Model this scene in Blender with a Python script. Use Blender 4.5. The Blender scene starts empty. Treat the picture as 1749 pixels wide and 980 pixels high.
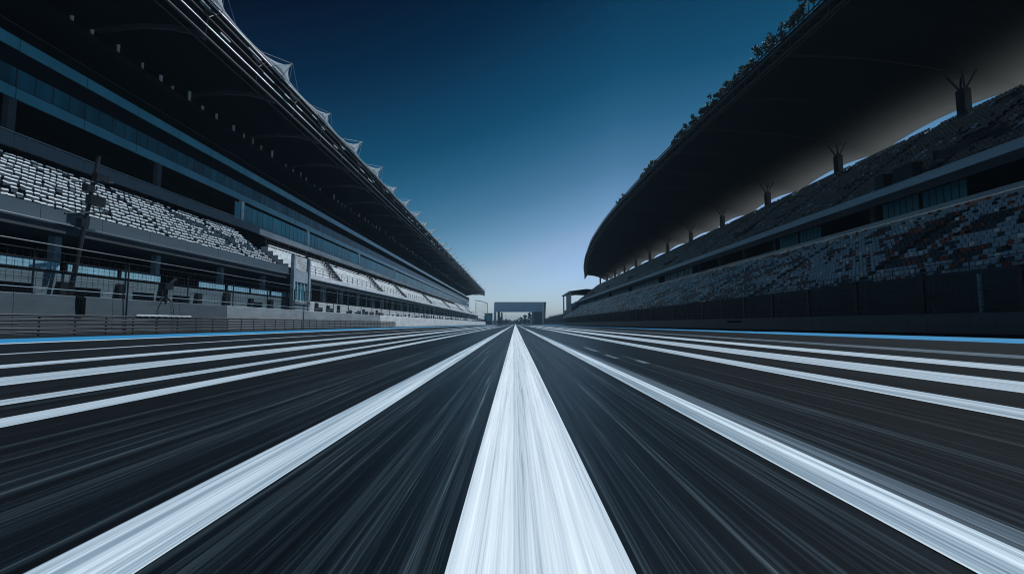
import bpy, math, random
import numpy as np
from mathutils import Vector
random.seed(11)
rng = np.random.default_rng(5)
R = math.radians
S = bpy.context.scene
C = S.collection

# ---------------------------------------------------------------- materials
def nodes_of(name):
    m = bpy.data.materials.new(name); m.use_nodes = True
    nt = m.node_tree
    return m, nt, nt.nodes["Principled BSDF"]

def mat(name, col, rough=.6, metal=0., var=.25, scale=(1.2, 1.2, 1.2), spec=.5, detail=5, fine=0.):
    """Base colour broken up by a large and a small noise (dirt, weathering)."""
    m, nt, b = nodes_of(name)
    N, L = nt.nodes.new, nt.links.new
    tc = N("ShaderNodeTexCoord"); mp = N("ShaderNodeMapping"); mp.inputs["Scale"].default_value = scale
    geo = N("ShaderNodeNewGeometry")
    L(geo.outputs["Position"], mp.inputs["Vector"])
    nz = N("ShaderNodeTexNoise"); nz.inputs["Scale"].default_value = 1.; nz.inputs["Detail"].default_value = detail
    nz.inputs["Roughness"].default_value = .65
    L(mp.outputs[0], nz.inputs["Vector"])
    cr = N("ShaderNodeValToRGB")
    lo = [c * (1 - var) for c in col]; hi = [min(1, c * (1 + var)) for c in col]
    cr.color_ramp.elements[0].position = .3; cr.color_ramp.elements[1].position = .7
    cr.color_ramp.elements[0].color = (*lo, 1); cr.color_ramp.elements[1].color = (*hi, 1)
    L(nz.outputs["Fac"], cr.inputs[0]); L(cr.outputs[0], b.inputs["Base Color"])
    b.inputs["Roughness"].default_value = rough; b.inputs["Metallic"].default_value = metal
    b.inputs["Specular IOR Level"].default_value = spec
    if fine:
        bp = N("ShaderNodeBump"); bp.inputs["Strength"].default_value = fine; bp.inputs["Distance"].default_value = .02
        L(nz.outputs["Fac"], bp.inputs["Height"]); L(bp.outputs[0], b.inputs["Normal"])
    return m

def streaked(name, stops, rough=.5, spec=.3, broad=.25, worn=None, bump=.1):
    """Paved surface grooved and rubbered along the direction of travel (Y). stops: [(position, colour)] over the groove pattern."""
    m, nt, b = nodes_of(name)
    N, L = nt.nodes.new, nt.links.new
    geo = N("ShaderNodeNewGeometry")
    def noise(sc, det, off=0, rg=.6):
        mp = N("ShaderNodeMapping"); mp.inputs["Scale"].default_value = sc; mp.inputs["Location"].default_value = (off, off * .3, 0)
        L(geo.outputs["Position"], mp.inputs["Vector"])
        n = N("ShaderNodeTexNoise"); n.inputs["Scale"].default_value = 1; n.inputs["Detail"].default_value = det
        n.inputs["Roughness"].default_value = rg
        L(mp.outputs[0], n.inputs["Vector"]); return n.outputs["Fac"]
    def math_(op, a, bb=None):
        n = N("ShaderNodeMath"); n.operation = op
        for i, x in enumerate((a, bb)):
            if x is None: continue
            if isinstance(x, (int, float)): n.inputs[i].default_value = x
            else: L(x, n.inputs[i])
        return n.outputs[0]
    f = noise((9, .04, 1), 6.2, 0, .92); w = noise((1.4, .01, 1), 3, 3.1)
    s = math_("ADD", f, math_("MULTIPLY", math_("SUBTRACT", w, .5), broad))
    cr = N("ShaderNodeValToRGB"); e = cr.color_ramp.elements
    e[0].position, e[0].color = stops[0][0], (*stops[0][1], 1)
    e[1].position, e[1].color = stops[-1][0], (*stops[-1][1], 1)
    for p, c in stops[1:-1]:
        k = e.new(p); k.color = (*c, 1)
    L(s, cr.inputs[0]); col = cr.outputs[0]
    if worn:                       # vignette put into the colour: pale beside the centre line, darker outer asphalt
        sep = N("ShaderNodeSeparateXYZ"); L(geo.outputs["Position"], sep.inputs[0])
        mr = N("ShaderNodeMapRange"); mr.interpolation_type = "SMOOTHSTEP"
        L(math_("ABSOLUTE", sep.outputs[0]), mr.inputs["Value"])
        mr.inputs["From Min"].default_value = .9; mr.inputs["From Max"].default_value = 3.2
        mr.inputs["To Min"].default_value = 1.; mr.inputs["To Max"].default_value = worn
        v = N("ShaderNodeVectorMath"); v.operation = "SCALE"; L(col, v.inputs[0]); L(mr.outputs[0], v.inputs["Scale"]); col = v.outputs[0]
    L(col, b.inputs["Base Color"])
    b.inputs["Roughness"].default_value = rough
    b.inputs["Specular IOR Level"].default_value = spec
    bp = N("ShaderNodeBump"); bp.inputs["Strength"].default_value = bump; bp.inputs["Distance"].default_value = .004
    L(s, bp.inputs["Height"]); L(bp.outputs[0], b.inputs["Normal"])
    return m

M = {}
M["asphalt"] = streaked("asphalt", [(.40, (.0006, .0014, .0024)), (.50, (.003, .006, .009)), (.57, (.018, .027, .034)), (.645, (.085, .11, .13)), (.74, (.26, .30, .33))], .42, .15, .22, worn=.40)  # worn: vignette dimming of the outer track, carried by the colour
M["runoff"] = streaked("runoff_asphalt", [(.35, (.003, .004, .005)), (.7, (.02, .025, .03))], .65, .1)
M["white"] = streaked("white_line_paint", [(.34, (.16, .22, .28)), (.46, (.56, .61, .65)), (.60, (.87, .88, .89))], .45, .5, .06)
M["streak_paint"] = streaked("streaked_line_paint", [(.32, (.06, .09, .12)), (.45, (.26, .33, .39)), (.60, (.70, .76, .80))], .55, .3, .12)
M["grey_paint"] = streaked("dimmed_line_paint", [(.32, (.07, .11, .14)), (.45, (.28, .34, .39)), (.60, (.55, .61, .66))], .55, .3, .15)  # outer lines greyed so the edge vignette sits in the paint colour
M["faded"] = streaked("faded_line_paint", [(.38, (.008, .014, .02)), (.5, (.06, .085, .11)), (.65, (.20, .26, .32))], .55, .25, .2)
M["blue"] = streaked("blue_runoff_paint", [(.35, (.012, .15, .33)), (.6, (.03, .28, .52))], .5, .3, .1)
M["sand"] = mat("sandy_ground", (.42, .40, .37), .9, var=.25, scale=(.05, .05, .05))
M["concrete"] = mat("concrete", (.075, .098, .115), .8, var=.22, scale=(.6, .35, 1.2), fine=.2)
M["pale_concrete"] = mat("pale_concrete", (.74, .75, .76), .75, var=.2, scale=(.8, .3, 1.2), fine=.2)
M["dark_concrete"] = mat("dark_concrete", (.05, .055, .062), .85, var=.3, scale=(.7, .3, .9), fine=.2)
M["grey_clad"] = mat("grey_cladding", (.095, .12, .14), .5, var=.12, scale=(.2, .2, 1.5))
M["pit_wall"] = mat("pit_wall_render", (.14, .19, .215), .75, var=.25, scale=(.5, .3, 1.6), fine=.15)
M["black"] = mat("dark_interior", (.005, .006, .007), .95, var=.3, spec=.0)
M["dark_metal"] = mat("dark_painted_steel", (.02, .022, .025), .45, .3, var=.3, scale=(2, 1, 2))
M["steel"] = mat("galvanised_steel", (.42, .44, .46), .38, .85, var=.2, scale=(3, .3, 3))
M["rail_steel"] = mat("guardrail_steel", (.16, .165, .17), .42, .7, var=.35, scale=(3, .12, 6))
M["roof_dark"] = mat("roof_lining", (.005, .0055, .006), .9, var=.3, scale=(.5, .1, .5), spec=.0)
M["rib"] = mat("roof_rib_steel", (.05, .052, .056), .5, .0, var=.2, spec=.3)
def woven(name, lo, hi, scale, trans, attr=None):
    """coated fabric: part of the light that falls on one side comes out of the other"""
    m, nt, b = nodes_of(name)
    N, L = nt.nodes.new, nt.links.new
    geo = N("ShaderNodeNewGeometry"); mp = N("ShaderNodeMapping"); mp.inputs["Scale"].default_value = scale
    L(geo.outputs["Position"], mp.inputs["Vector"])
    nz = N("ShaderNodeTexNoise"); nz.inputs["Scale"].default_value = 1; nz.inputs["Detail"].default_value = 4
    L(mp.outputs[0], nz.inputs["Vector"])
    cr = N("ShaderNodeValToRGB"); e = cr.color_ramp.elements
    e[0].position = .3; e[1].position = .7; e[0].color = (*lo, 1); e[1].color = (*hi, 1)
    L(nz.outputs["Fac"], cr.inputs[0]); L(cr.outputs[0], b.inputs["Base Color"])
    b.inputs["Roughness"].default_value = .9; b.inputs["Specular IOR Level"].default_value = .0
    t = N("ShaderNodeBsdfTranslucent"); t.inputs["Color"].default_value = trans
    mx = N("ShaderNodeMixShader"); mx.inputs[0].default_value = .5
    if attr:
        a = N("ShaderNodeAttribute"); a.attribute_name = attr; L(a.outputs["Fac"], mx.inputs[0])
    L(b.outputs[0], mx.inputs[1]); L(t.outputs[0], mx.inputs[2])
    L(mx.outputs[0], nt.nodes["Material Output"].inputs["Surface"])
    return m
M["membrane"] = woven("white_membrane", (.78, .78, .78), (.86, .86, .86), (.8, .8, .8), (.85, .88, .9, 1))
M["glint_white"] = mat("glint_white_paint", (.75, .77, .78), .4, var=.08)
M["seat_white"] = mat("seat_plastic_white", (.84, .86, .87), .32, var=.12, scale=(1.5, 1.5, 1.5))
M["shade_shell"] = mat("seat_shell_shade", (.045, .065, .08), .4, var=.3, scale=(1.5, 1.5, 1.5))  # dark shell beneath a white lip puts shaded fronts and sunlit tops into colour
M["seat_dark"] = mat("seat_plastic_dark", (.035, .045, .06), .4, var=.3, scale=(1.5, 1.5, 1.5))
M["seat_red"] = mat("seat_plastic_red", (.30, .065, .035), .4, var=.3, scale=(1.5, 1.5, 1.5))
M["seat_blue"] = mat("seat_plastic_blue", (.38, .52, .62), .4, var=.25, scale=(1.5, 1.5, 1.5))
M["seat_grey"] = mat("seat_plastic_grey", (.19, .185, .18), .5, var=.3, scale=(1.5, 1.5, 1.5))
M["spandrel"] = mat("blue_glass_spandrel", (.06, .25, .31), .25, .0, var=.18, scale=(.1, .23, .1), spec=.25)
M["glass"] = mat("tinted_glass", (.008, .085, .115), .3, .0, var=.65, scale=(.1, .45, .1), spec=.12, detail=2)
M["teal_glass"] = mat("teal_glass", (.02, .25, .30), .25, .0, var=.35, scale=(.1, .45, .1), spec=.15, detail=2)
M["pale_blue_clad"] = mat("pale_blue_cladding", (.42, .56, .64), .5, var=.12, scale=(.2, .2, 1.5))
M["pit_glass"] = mat("bright_glazing", (.34, .58, .68), .2, .0, var=.2, scale=(.1, .9, .1), spec=.6)
M["column"] = mat("blue_grey_column_paint", (.22, .29, .34), .5, var=.15)
M["pale"] = mat("pale_fabric", (.55, .55, .54), .7, var=.15)
M["leaf"] = mat("dark_foliage", (.030, .045, .025), .7, var=.5, scale=(1, 1, 1))
M["bark"] = mat("bark", (.06, .05, .04), .9, var=.3)
M["canopy_rib"] = mat("canopy_rib_steel", (.018, .019, .021), .6, var=.2, spec=.2)
M["mid_concrete"] = mat("mid_grey_concrete", (.27, .30, .32), .8, var=.25, scale=(.6, .35, 1.2), fine=.2)
M["tower"] = mat("pale_scaffold_cladding", (.36, .41, .45), .6, var=.2, scale=(.6, .6, 1.2))
M["bridge"] = mat("bridge_cladding", (.38, .52, .60), .5, var=.12, scale=(.1, .1, .6))
M["hill"] = mat("far_vegetation", (.04, .05, .04), .9, var=.4, scale=(.02, .02, .05))

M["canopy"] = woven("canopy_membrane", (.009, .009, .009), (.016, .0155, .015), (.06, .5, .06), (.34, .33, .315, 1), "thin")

# ---------------------------------------------------------------- mesh building
class MB:
    def __init__(s): s.v, s.f, s.m = [], [], []
    def add(s, vs, fs, mi=0):
        b = len(s.v); s.v += [tuple(v) for v in vs]; s.f += [tuple(b + i for i in f) for f in fs]; s.m += [mi] * len(fs); return s
    def box(s, x0, x1, y0, y1, z0, z1, mi=0):
        vs = [(x, y, z) for x in (x0, x1) for y in (y0, y1) for z in (z0, z1)]
        return s.add(vs, [(0, 1, 3, 2), (4, 6, 7, 5), (0, 4, 5, 1), (2, 3, 7, 6), (0, 2, 6, 4), (1, 5, 7, 3)], mi)
    def prism(s, prof, y0, y1, mi=0):
        """closed (x,z) profile extruded along Y"""
        n = len(prof)
        vs = [(x, y0, z) for x, z in prof] + [(x, y1, z) for x, z in prof]
        fs = [(i, (i + 1) % n, n + (i + 1) % n, n + i) for i in range(n)]
        return s.add(vs, fs + [tuple(range(n))[::-1], tuple(range(n, 2 * n))], mi)
    def tube(s, pts, r, n=8, mi=0, r1=None):
        pts = [Vector(p) for p in pts]; k = len(pts); vs = []; fs = []
        for i, p in enumerate(pts):
            d = (pts[min(i + 1, k - 1)] - pts[max(i - 1, 0)]).normalized()
            a = d.cross(Vector((0, 0, 1)) if abs(d.z) < .9 else Vector((1, 0, 0))).normalized(); b = d.cross(a)
            rr = r if r1 is None else r + (r1 - r) * i / max(1, k - 1)
            for j in range(n):
                t = 2 * math.pi * j / n
                vs.append(p + a * (rr * math.cos(t)) + b * (rr * math.sin(t)))
        for i in range(k - 1):
            for j in range(n):
                fs.append((i * n + j, i * n + (j + 1) % n, (i + 1) * n + (j + 1) % n, (i + 1) * n + j))
        fs += [tuple(range(n))[::-1], tuple(range((k - 1) * n, k * n))]
        return s.add(vs, fs, mi)
    def comb(s, x0, x1, ys, w, z0, z1, rail=.05):
        """one connected frame: a bottom rail with an upright at each y"""
        out = []
        for y in ys: out += [(y - w, z0 + rail), (y - w, z1), (y + w, z1), (y + w, z0 + rail)]
        out = [(ys[0] - w, z0)] + out + [(ys[-1] + w, z0)]
        n = len(out); vs = [(x0, a, c) for a, c in out] + [(x1, a, c) for a, c in out]
        fs = [(i, (i + 1) % n, n + (i + 1) % n, n + i) for i in range(n)]
        k = len(ys)
        for o_, flip in ((0, False), (n, True)):
            q = [tuple(o_ + 1 + 4 * i + j for j in range(4)) for i in range(k)]
            q.append(tuple([o_] + [o_ + 1 + 4 * i + j for i in range(k) for j in (0, 3)] + [o_ + n - 1]))
            fs += [t[::-1] if flip else t for t in q]
        return s.add(vs, fs)
    def mesh(s, name, mats, smooth=False):
        me = bpy.data.meshes.new(name); me.from_pydata(s.v, [], s.f)
        for m in (mats if isinstance(mats, (list, tuple)) else [mats]): me.materials.append(M[m])
        if any(s.m): me.polygons.foreach_set("material_index", s.m)
        if smooth: me.polygons.foreach_set("use_smooth", [True] * len(me.polygons))
        me.update(); return me

WLOC = {}
def link(name, data, parent=None, at=(0, 0, 0), rot=None):
    o = bpy.data.objects.new(name, data); C.objects.link(o)
    at = Vector(at); WLOC[o.name] = at
    if parent is not None:
        o.parent = parent; o.location = at - WLOC[parent.name]
    else: o.location = at
    if rot: o.rotation_euler = rot
    return o
def put(name, mb, mats, parent=None, at=(0, 0, 0), smooth=False):
    return link(name, mb.mesh(name, mats, smooth), parent, at)
def tag(o, label=None, cat=None, group=None, kind=None):
    for k, v in (("label", label), ("category", cat), ("group", group), ("kind", kind)):
        if v: o[k] = v
    return o
def thing(name, at, label, cat, group=None):
    return tag(link(name, None, None, at), label, cat, group)
def struct(name, mb, mats, label=None, smooth=False):
    return tag(put(name, mb, mats, smooth=smooth), label, None, None, "structure")

# ---------------------------------------------------------------- ground, track, markings
def sheet(x0, x1, y0, y1, z, ny=1):
    b = MB()
    for i in range(ny):
        a, c = y0 + (y1 - y0) * i / ny, y0 + (y1 - y0) * (i + 1) / ny
        b.add([(x0, a, z), (x1, a, z), (x1, c, z), (x0, c, z)], [(0, 1, 2, 3)])
    return b
struct("ground", sheet(-2600, 2600, -300, 3000, -.10), "sand", "sandy ground beyond the circuit")
struct("runoff_pavement", sheet(-33, 33, -60, 900, -.004), "runoff", "dark run-off asphalt between barriers and track")
struct("racing_track", sheet(-15.2, 15.5, -60, 1400, .0), "asphalt", "dark asphalt racing straight streaked along its length")
def line(x0, x1, m, label, y1=1300, y0=-60):
    o = struct("painted_line", sheet(x0, x1, y0, y1, .004), m, label)
line(-.17, .29, "white", "broad white centre line under the viewpoint")
line(-1.18, -.915, "streak_paint", "white line beside the broad centre line, sunlit stand side")
line(1.11, 1.335, "streak_paint", "white line beside the broad centre line, shaded stand side")
line(1.335, 1.46, "faded", "faded grey-blue strip along the outer edge of a white line", 60)
line(-3.26, -2.97, "grey_paint", "dimmed white line on the sunlit stand side of the track")
line(-4.04, -3.77, "grey_paint", "thinner dimmed white line, fourth from the centre line", 110)
line(-5.75, -4.98, "grey_paint", "wide dimmed white band on the sunlit stand side", 130)
line(-7.5, -6.9, "grey_paint", "narrow dimmed line outside the wide band", 150)
line(-10.25, -10.0, "grey_paint", "thin outermost dimmed line before the blue strip", 220)
line(3.16, 3.58, "grey_paint", "dimmed white line on the shaded stand side of the track")
line(4.4, 5.25, "grey_paint", "wide dimmed white band on the shaded stand side", 160)
line(6.3, 7.15, "grey_paint", "outer dimmed band on the shaded stand side", 170)
line(8.7, 9.6, "faded", "faint outermost band before the blue strip", 240)
struct("blue_strip", sheet(-20.4, -15.75, -60, 500, .0), "blue", "bright blue painted run-off strip below the guardrail")
struct("blue_strip", sheet(15.5, 20.3, -60, 700, .0), "blue", "bright blue painted run-off strip below the block wall")
line(-15.75, -15.2, "white", "thin white border of the blue strip", 500)
for (x0, x1, y0, y1) in ((1.72, 1.83, 10.3, 12.2), (1.70, 1.80, 8.2, 9.2), (1.95, 2.05, 7.2, 7.8)):
    line(x0, x1, "faded", "short worn paint dash on bare asphalt", y1, y0)

# ---------------------------------------------------------------- seats
def scaled(b, k):
    b.v = [(x * k, y * k, z * k) for x, y, z in b.v]; return b
def seat_hi(sgn):
    """tip-up stadium seat; faces along +sgn X, origin at the back foot on the tread"""
    b = MB(); W = .22
    prof = [(.40, .34), (.42, .39), (.38, .42), (.20, .395), (.06, .40), (.0, .45), (-.03, .60), (-.06, .76), (-.075, .80)]
    t = [(.39, .33), (.40, .355), (.365, .385), (.20, .36), (.04, .365), (-.035, .44), (-.065, .60), (-.095, .76), (-.10, .79)]
    n = len(prof); vs = []
    for w, inset in ((-W, 0), (-W * .8, 0), (W * .8, 0), (W, 0)):
        for i, (x, z) in enumerate(prof):
            edge = abs(w) == W
            zz = z - (.05 if edge and i >= n - 1 else 0) - (.012 if not edge and 1 < i < 5 else 0)
            vs.append((sgn * (x - (0 if edge or i < 5 else .02)), w, zz))
        for x, z in t: vs.append((sgn * x, w, z - (.05 if abs(w) == W and z > .78 else 0)))
    fs = []; c = 2 * n
    for j in range(3):
        for i in range(n - 1):
            fs.append((j * c + i, j * c + i + 1, (j + 1) * c + i + 1, (j + 1) * c + i))
            fs.append((j * c + n + i, (j + 1) * c + n + i, (j + 1) * c + n + i + 1, j * c + n + i + 1))
        fs.append((j * c, (j + 1) * c, (j + 1) * c + n, j * c + n)); fs.append((j * c + n - 1, j * c + 2 * n - 1, (j + 1) * c + 2 * n - 1, (j + 1) * c + n - 1))
    for j in (0, 3):
        for i in range(n - 1): fs.append((j * c + i, j * c + n + i, j * c + n + i + 1, j * c + i + 1))
    b.add(vs, fs)
    k0 = len(b.v)
    lip = [(-.05, .68), (-.03, .70), (-.035, .75), (-.06, .80), (-.10, .815), (-.125, .79), (-.11, .74), (-.09, .69)]
    n2 = len(lip); vs = [(sgn * x, w, z - dz) for w, dz in ((-W - .005, .04), (-W * .8, 0), (W * .8, 0), (W + .005, .04)) for x, z in lip]
    b.add(vs, [(j * n2 + i, j * n2 + (i + 1) % n2, (j + 1) * n2 + (i + 1) % n2, (j + 1) * n2 + i) for j in range(3) for i in range(n2)] + [tuple(range(n2))[::-1], tuple(range(3 * n2, 4 * n2))], 1)
    for y in (-.16, .16): b.box(min(sgn * .0, sgn * .06), max(sgn * .0, sgn * .06), y - .015, y + .015, -.02, .37)
    return b
def seat_lo(sgn):
    b = MB(); W = .22
    x = lambda a: sgn * a
    b.add([(x(.41), -W, .34), (x(.41), W, .34), (x(.41), W, .41), (x(.41), -W, .41), (x(.0), W, .41), (x(.0), -W, .41),
           (x(-.07), W * .85, .79), (x(-.07), -W * .85, .79), (x(-.10), W * .85, .78), (x(-.10), -W * .85, .78), (x(-.05), W, .38), (x(-.05), -W, .38)],
          [(0, 1, 2, 3), (3, 2, 4, 5), (5, 4, 6, 7), (7, 6, 8, 9), (9, 8, 10, 11), (0, 11, 10, 1), (1, 10, 4, 2), (0, 3, 5, 11), (4, 10, 8, 6), (5, 7, 9, 11)])
    b.add([(x(-.03), -W, .69), (x(-.03), W, .69), (x(-.05), W * .9, .80), (x(-.05), -W * .9, .80), (x(-.115), W * .9, .80), (x(-.115), -W * .9, .80), (x(-.12), W, .69), (x(-.12), -W, .69)],
          [(0, 1, 2, 3), (3, 2, 4, 5), (5, 4, 6, 7), (1, 6, 4, 2), (0, 3, 5, 7)], 1)
    return b

def seat_field(parent, sgn, rows, y0, y1, pitch, choose, mats, n_single=100, skip=lambda r, y: False, jit=1., size=1.):
    """rows: [(x, z)]; choose(r, y) -> material index. The n_single that show largest are parts, the rest one mesh."""
    P = []
    for r, (x, z) in enumerate(rows):
        for k in range(int((y1 - y0) / pitch)):
            y = y0 + k * pitch + random.uniform(-.012, .012)
            if skip(r, y): continue
            P.append((x, y, z, choose(r, y)))
    def depth(p):
        zc = p[2] - .6; Y = p[1]
        d = Y * math.cos(PITCH) + zc * math.sin(PITCH)
        if d <= 1: return 1e9
        px = p[0] / d * FPX; py = (zc * math.cos(PITCH) - Y * math.sin(PITCH)) / d * FPX
        return d if abs(px + 5) < 870 and abs(py) < 485 else 1e9
    P.sort(key=depth)
    hi = {}
    for x, y, z, c in P[:n_single]:
        if c not in hi: hi[c] = scaled(seat_hi(sgn), size).mesh("seat", list(mats[c]), True)
        link("seat", hi[c], parent, (x, y, z), (random.gauss(0, .05 * jit), random.gauss(0, .05 * jit), random.gauss(0, .07 * jit)))
    rest = P[n_single:]
    lo = scaled(seat_lo(sgn), size); V = np.array(lo.v); n = len(V)
    A = np.array([p[:3] for p in rest])
    T = jit * (rng.normal(0, .018, (len(rest), 1, 3)) + rng.normal(0, .05, (len(rest), 1, 1)) * V[None, :, 2:3] * np.array([[[0, 1, 0]]]) + rng.normal(0, .09, (len(rest), 1, 1)) * V[None, :, 1:2] * np.array([[[0, 0, 1]]]))
    allv = (A[:, None, :] + V[None] + T).reshape(-1, 3)
    F = np.array(lo.f); allf = (np.arange(len(rest))[:, None, None] * n + F[None]).reshape(-1, 4)
    me = bpy.data.meshes.new("seat"); me.from_pydata(allv.tolist(), [], allf.tolist())
    for m in mats:
        for q in m: me.materials.append(M[q])
    mi = (np.array([p[3] for p in rest])[:, None] * 2 + np.array(lo.m)[None]).reshape(-1).astype(np.int32)
    me.polygons.foreach_set("material_index", mi); me.update()
    o = link("seat", me, parent); o.location = -WLOC[parent.name]
    tag(o, kind="stuff")

def vnoise(x, y, s=0):
    """smooth value noise for clumps of colour"""
    xi, yi = math.floor(x), math.floor(y); fx, fy = x - xi, y - yi
    h = lambda a, b: (math.sin(a * 127.1 + b * 311.7 + s * 74.7) * 43758.5453) % 1
    fx, fy = fx * fx * (3 - 2 * fx), fy * fy * (3 - 2 * fy)
    return (h(xi, yi) * (1 - fx) + h(xi + 1, yi) * fx) * (1 - fy) + (h(xi, yi + 1) * (1 - fx) + h(xi + 1, yi + 1) * fx) * fy

def steps(rows, depth, rise, sgn, base_z, back):
    """closed stepped profile; rows=[(x,z)] with x the back foot of a seat"""
    prof = []
    for (x, z) in rows:
        prof += [(x + sgn * depth * .62, z - rise), (x + sgn * depth * .62, z)]
    xe = rows[-1][0] - sgn * back
    prof += [(xe, rows[-1][1]), (xe, rows[-1][1] - .5), (rows[0][0] + sgn * depth * .62, rows[0][1] - rise - .35)]
    return prof

# ---------------------------------------------------------------- camera numbers (also used to pick which seats become parts)
FPX = 800.; PITCH = math.atan(63 / FPX)

# ================================================================ sunlit grandstand over the pit building
G = thing("grandstand", (-30, 0, 0), "long sunlit grandstand with blue glass balconies and a roof edged with white sails", "grandstand")
def g(name, mb, mats, parent=G, smooth=False):
    o = put(name, mb, mats, None, (0, 0, 0), smooth); o.parent = parent; o.location = -WLOC[parent.name]; return o
Y0, Y1 = -15, 340
# --- pit level
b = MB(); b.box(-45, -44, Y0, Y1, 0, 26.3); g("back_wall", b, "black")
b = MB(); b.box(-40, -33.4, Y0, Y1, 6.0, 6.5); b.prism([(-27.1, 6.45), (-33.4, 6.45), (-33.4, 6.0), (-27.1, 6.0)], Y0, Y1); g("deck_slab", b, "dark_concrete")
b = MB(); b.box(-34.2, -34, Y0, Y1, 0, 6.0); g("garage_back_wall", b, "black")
# front parapet of the seating deck, with joints
pan = MB(); pan.box(-.15, 0, .015, 3.985, 0, .78); pm = pan.mesh("parapet_panel", "grey_clad")
y = -14.
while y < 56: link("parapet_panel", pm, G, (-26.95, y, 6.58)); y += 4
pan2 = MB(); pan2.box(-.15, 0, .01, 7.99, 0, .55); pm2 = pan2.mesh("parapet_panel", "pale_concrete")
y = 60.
while y < Y1 - 4: link("parapet_panel", pm2, G, (-26.95, y, 6.58)); y += 8  # far panels pale, near ones dark: vignette carried by the two colours
b = MB(); b.tube([(-26.85, Y0, 6.5), (-26.85, Y1, 6.5)], .05, 6); g("drip_rail", b, "steel")
# columns of the pit opening
col = MB(); col.box(-.22, .22, -.22, .22, 0, 6.0); cm = col.mesh("column", "column")
for i in range(42):
    yy = 4.6 + i * 8 + (i % 3) * .2
    if yy < Y1: link("column", cm, G, (-28.6, yy, 0))
mul = MB(); mul.box(-.06, .06, -.05, .05, 0, 2.7); mm = mul.mesh("mullion", "column")
for i in range(60): link("mullion", mm, G, (-27.5, 58 + i * 4.7, 3.8))
# pit front wall: rendered bays, dark doorways, bright clerestory strips above
door = MB(); door.box(-.12, 0, .1, 1.9, 0, 2.9); dm = door.mesh("door", "black")
win = MB()
for k in range(12): win.box(-.06, 0, .08 + k * .3, .36 + k * .3, .04, .52)
wm = win.mesh("clerestory_window", "pit_glass")
fr = MB(); fr.box(-.1, -.07, 0, 3.7, 0, .56); fr.box(-.1, .03, 0, 3.7, -.06, 0); fr.box(-.1, .03, 0, 3.7, .56, .62); fm = fr.mesh("frame", "dark_metal")
y = -12.
i = 0
DOORS = []
while y < Y1:
    has_door = i in (5, 7) or (i > 8 and random.random() < .6)
    b = MB(); x0, x1 = -27.75, -27.5
    top = 3.72
    if has_door:
        dy = random.uniform(.3, 1.4)
        b.box(x0, x1, y + .0, y + dy, 0, top - .1); b.box(x0, x1, y + dy + 2.0, y + 3.9, 0, top - .1); b.box(x0, x1, y + dy, y + dy + 2.0, 2.9, top - .1)
        g("wall_bay", b, "pit_wall" if y < 58 else "pale_concrete"); link("door", dm, G, (-27.6, y + dy, 0))
    else:
        b.box(x0, x1, y, y + 3.9, 0, top - .1)
        wb = g("wall_bay", b, "pit_wall" if y < 58 else "pale_concrete")
    if y < 60 and i not in (12,):
        w = link("clerestory_window", wm, G, (-27.5, y + .1, 3.76)); link("frame", fm, w, (-27.5, y + .1, 3.76))
    pr = MB(); wd = random.uniform(.13, .26); pr.box(-27.49, -27.2, y + 3.8 - wd, y + 4.0 + wd, 0, random.uniform(3.1, 3.62) if y < 60 else random.uniform(2.4, 3.5)); g("pier", pr, "dark_metal")
    y += 4.1 if i % 2 else 3.95; i += 1
# --- seating tier
rows_a = [(-27.68 - .46 * k, 6.78 + .36 * k) for k in range(13)]
g("seating_steps", MB().prism(steps(rows_a, .46, .36, 1, 0, .3), Y0, 55.6), "dark_concrete")
gap = lambda r, y: (int(y / .45) % 25 == 7) or random.random() < .03
def pick_a(r, y):
    d = vnoise(y * .16, r * .47, 1)
    if (43 < y < 53) and abs(r - (9.8 - (y - 43) * .55)) < 1.5 and random.random() < .8: return 1
    return 1 if d > .80 and random.random() < .5 else 0 if random.random() > .05 else 2
seat_field(G, 1, rows_a, -10, 55, .45, pick_a, [("shade_shell", "seat_white"), ("shade_shell", "seat_dark"), ("shade_shell", "seat_grey")], 100, gap, 1., .84)
# bare terraces further along, with benches, stairs and handrails
rows_t = [(-27.9 - .69 * k, 6.8 + .55 * k) for k in range(8)]
g("terrace", MB().prism(steps(rows_t, .69, .55, 1, 0, .5), 60.4, Y1), "pale_concrete")
for (x, z) in rows_t:
    b = MB()
    yb = 61.
    while yb < Y1 - 12:
        b.box(x + .02, x + .34, yb, yb + 10.6, z + .28, z + .34)
        for q in range(6): b.box(x + .14, x + .2, yb + .4 + q * 1.9, yb + .46 + q * 1.9, z, z + .28)
        yb += 12
    g("bench", b, "membrane")
for ys in (72, 96, 118, 156, 200, 250, 300):
    b = MB()
    for k, (x, z) in enumerate(rows_t):
        b.box(x - .2, x + .2, ys + k * .9, ys + k * .9 + 1.3, z + .0, z + .20)
        b.box(x - .1, x - .05, ys + k * .9, ys + k * .9 + .05, z, z + 1.1)
    p0, p1 = rows_t[0], rows_t[-1]
    for dz in (.55, 1.05): b.tube([(p0[0], ys, p0[1] + dz), (p1[0], ys + 6.3, p1[1] + dz)], .045, 6)
    for q in range(14):
        u = q / 13; b.box(p0[0] + (p1[0] - p0[0]) * u - .3, p0[0] + (p1[0] - p0[0]) * u + .1, ys + 1.6 + 6 * u, ys + 2.9 + 6 * u, p0[1] + 3.85 * u, p0[1] + 3.85 * u + .7)
    g("stairway", b, "dark_metal")
b = MB()
for dz in (.35, .75, 1.1): b.tube([(-27.02, 60.4, 7.13 + dz), (-27.02, Y1, 7.13 + dz)], .03, 5)
yb = 60.5
while yb < Y1: b.box(-27.05, -26.99, yb - .03, yb + .03, 7.13, 8.23); yb += 2.4
g("front_railing", b, "dark_metal")
b = MB()
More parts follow.
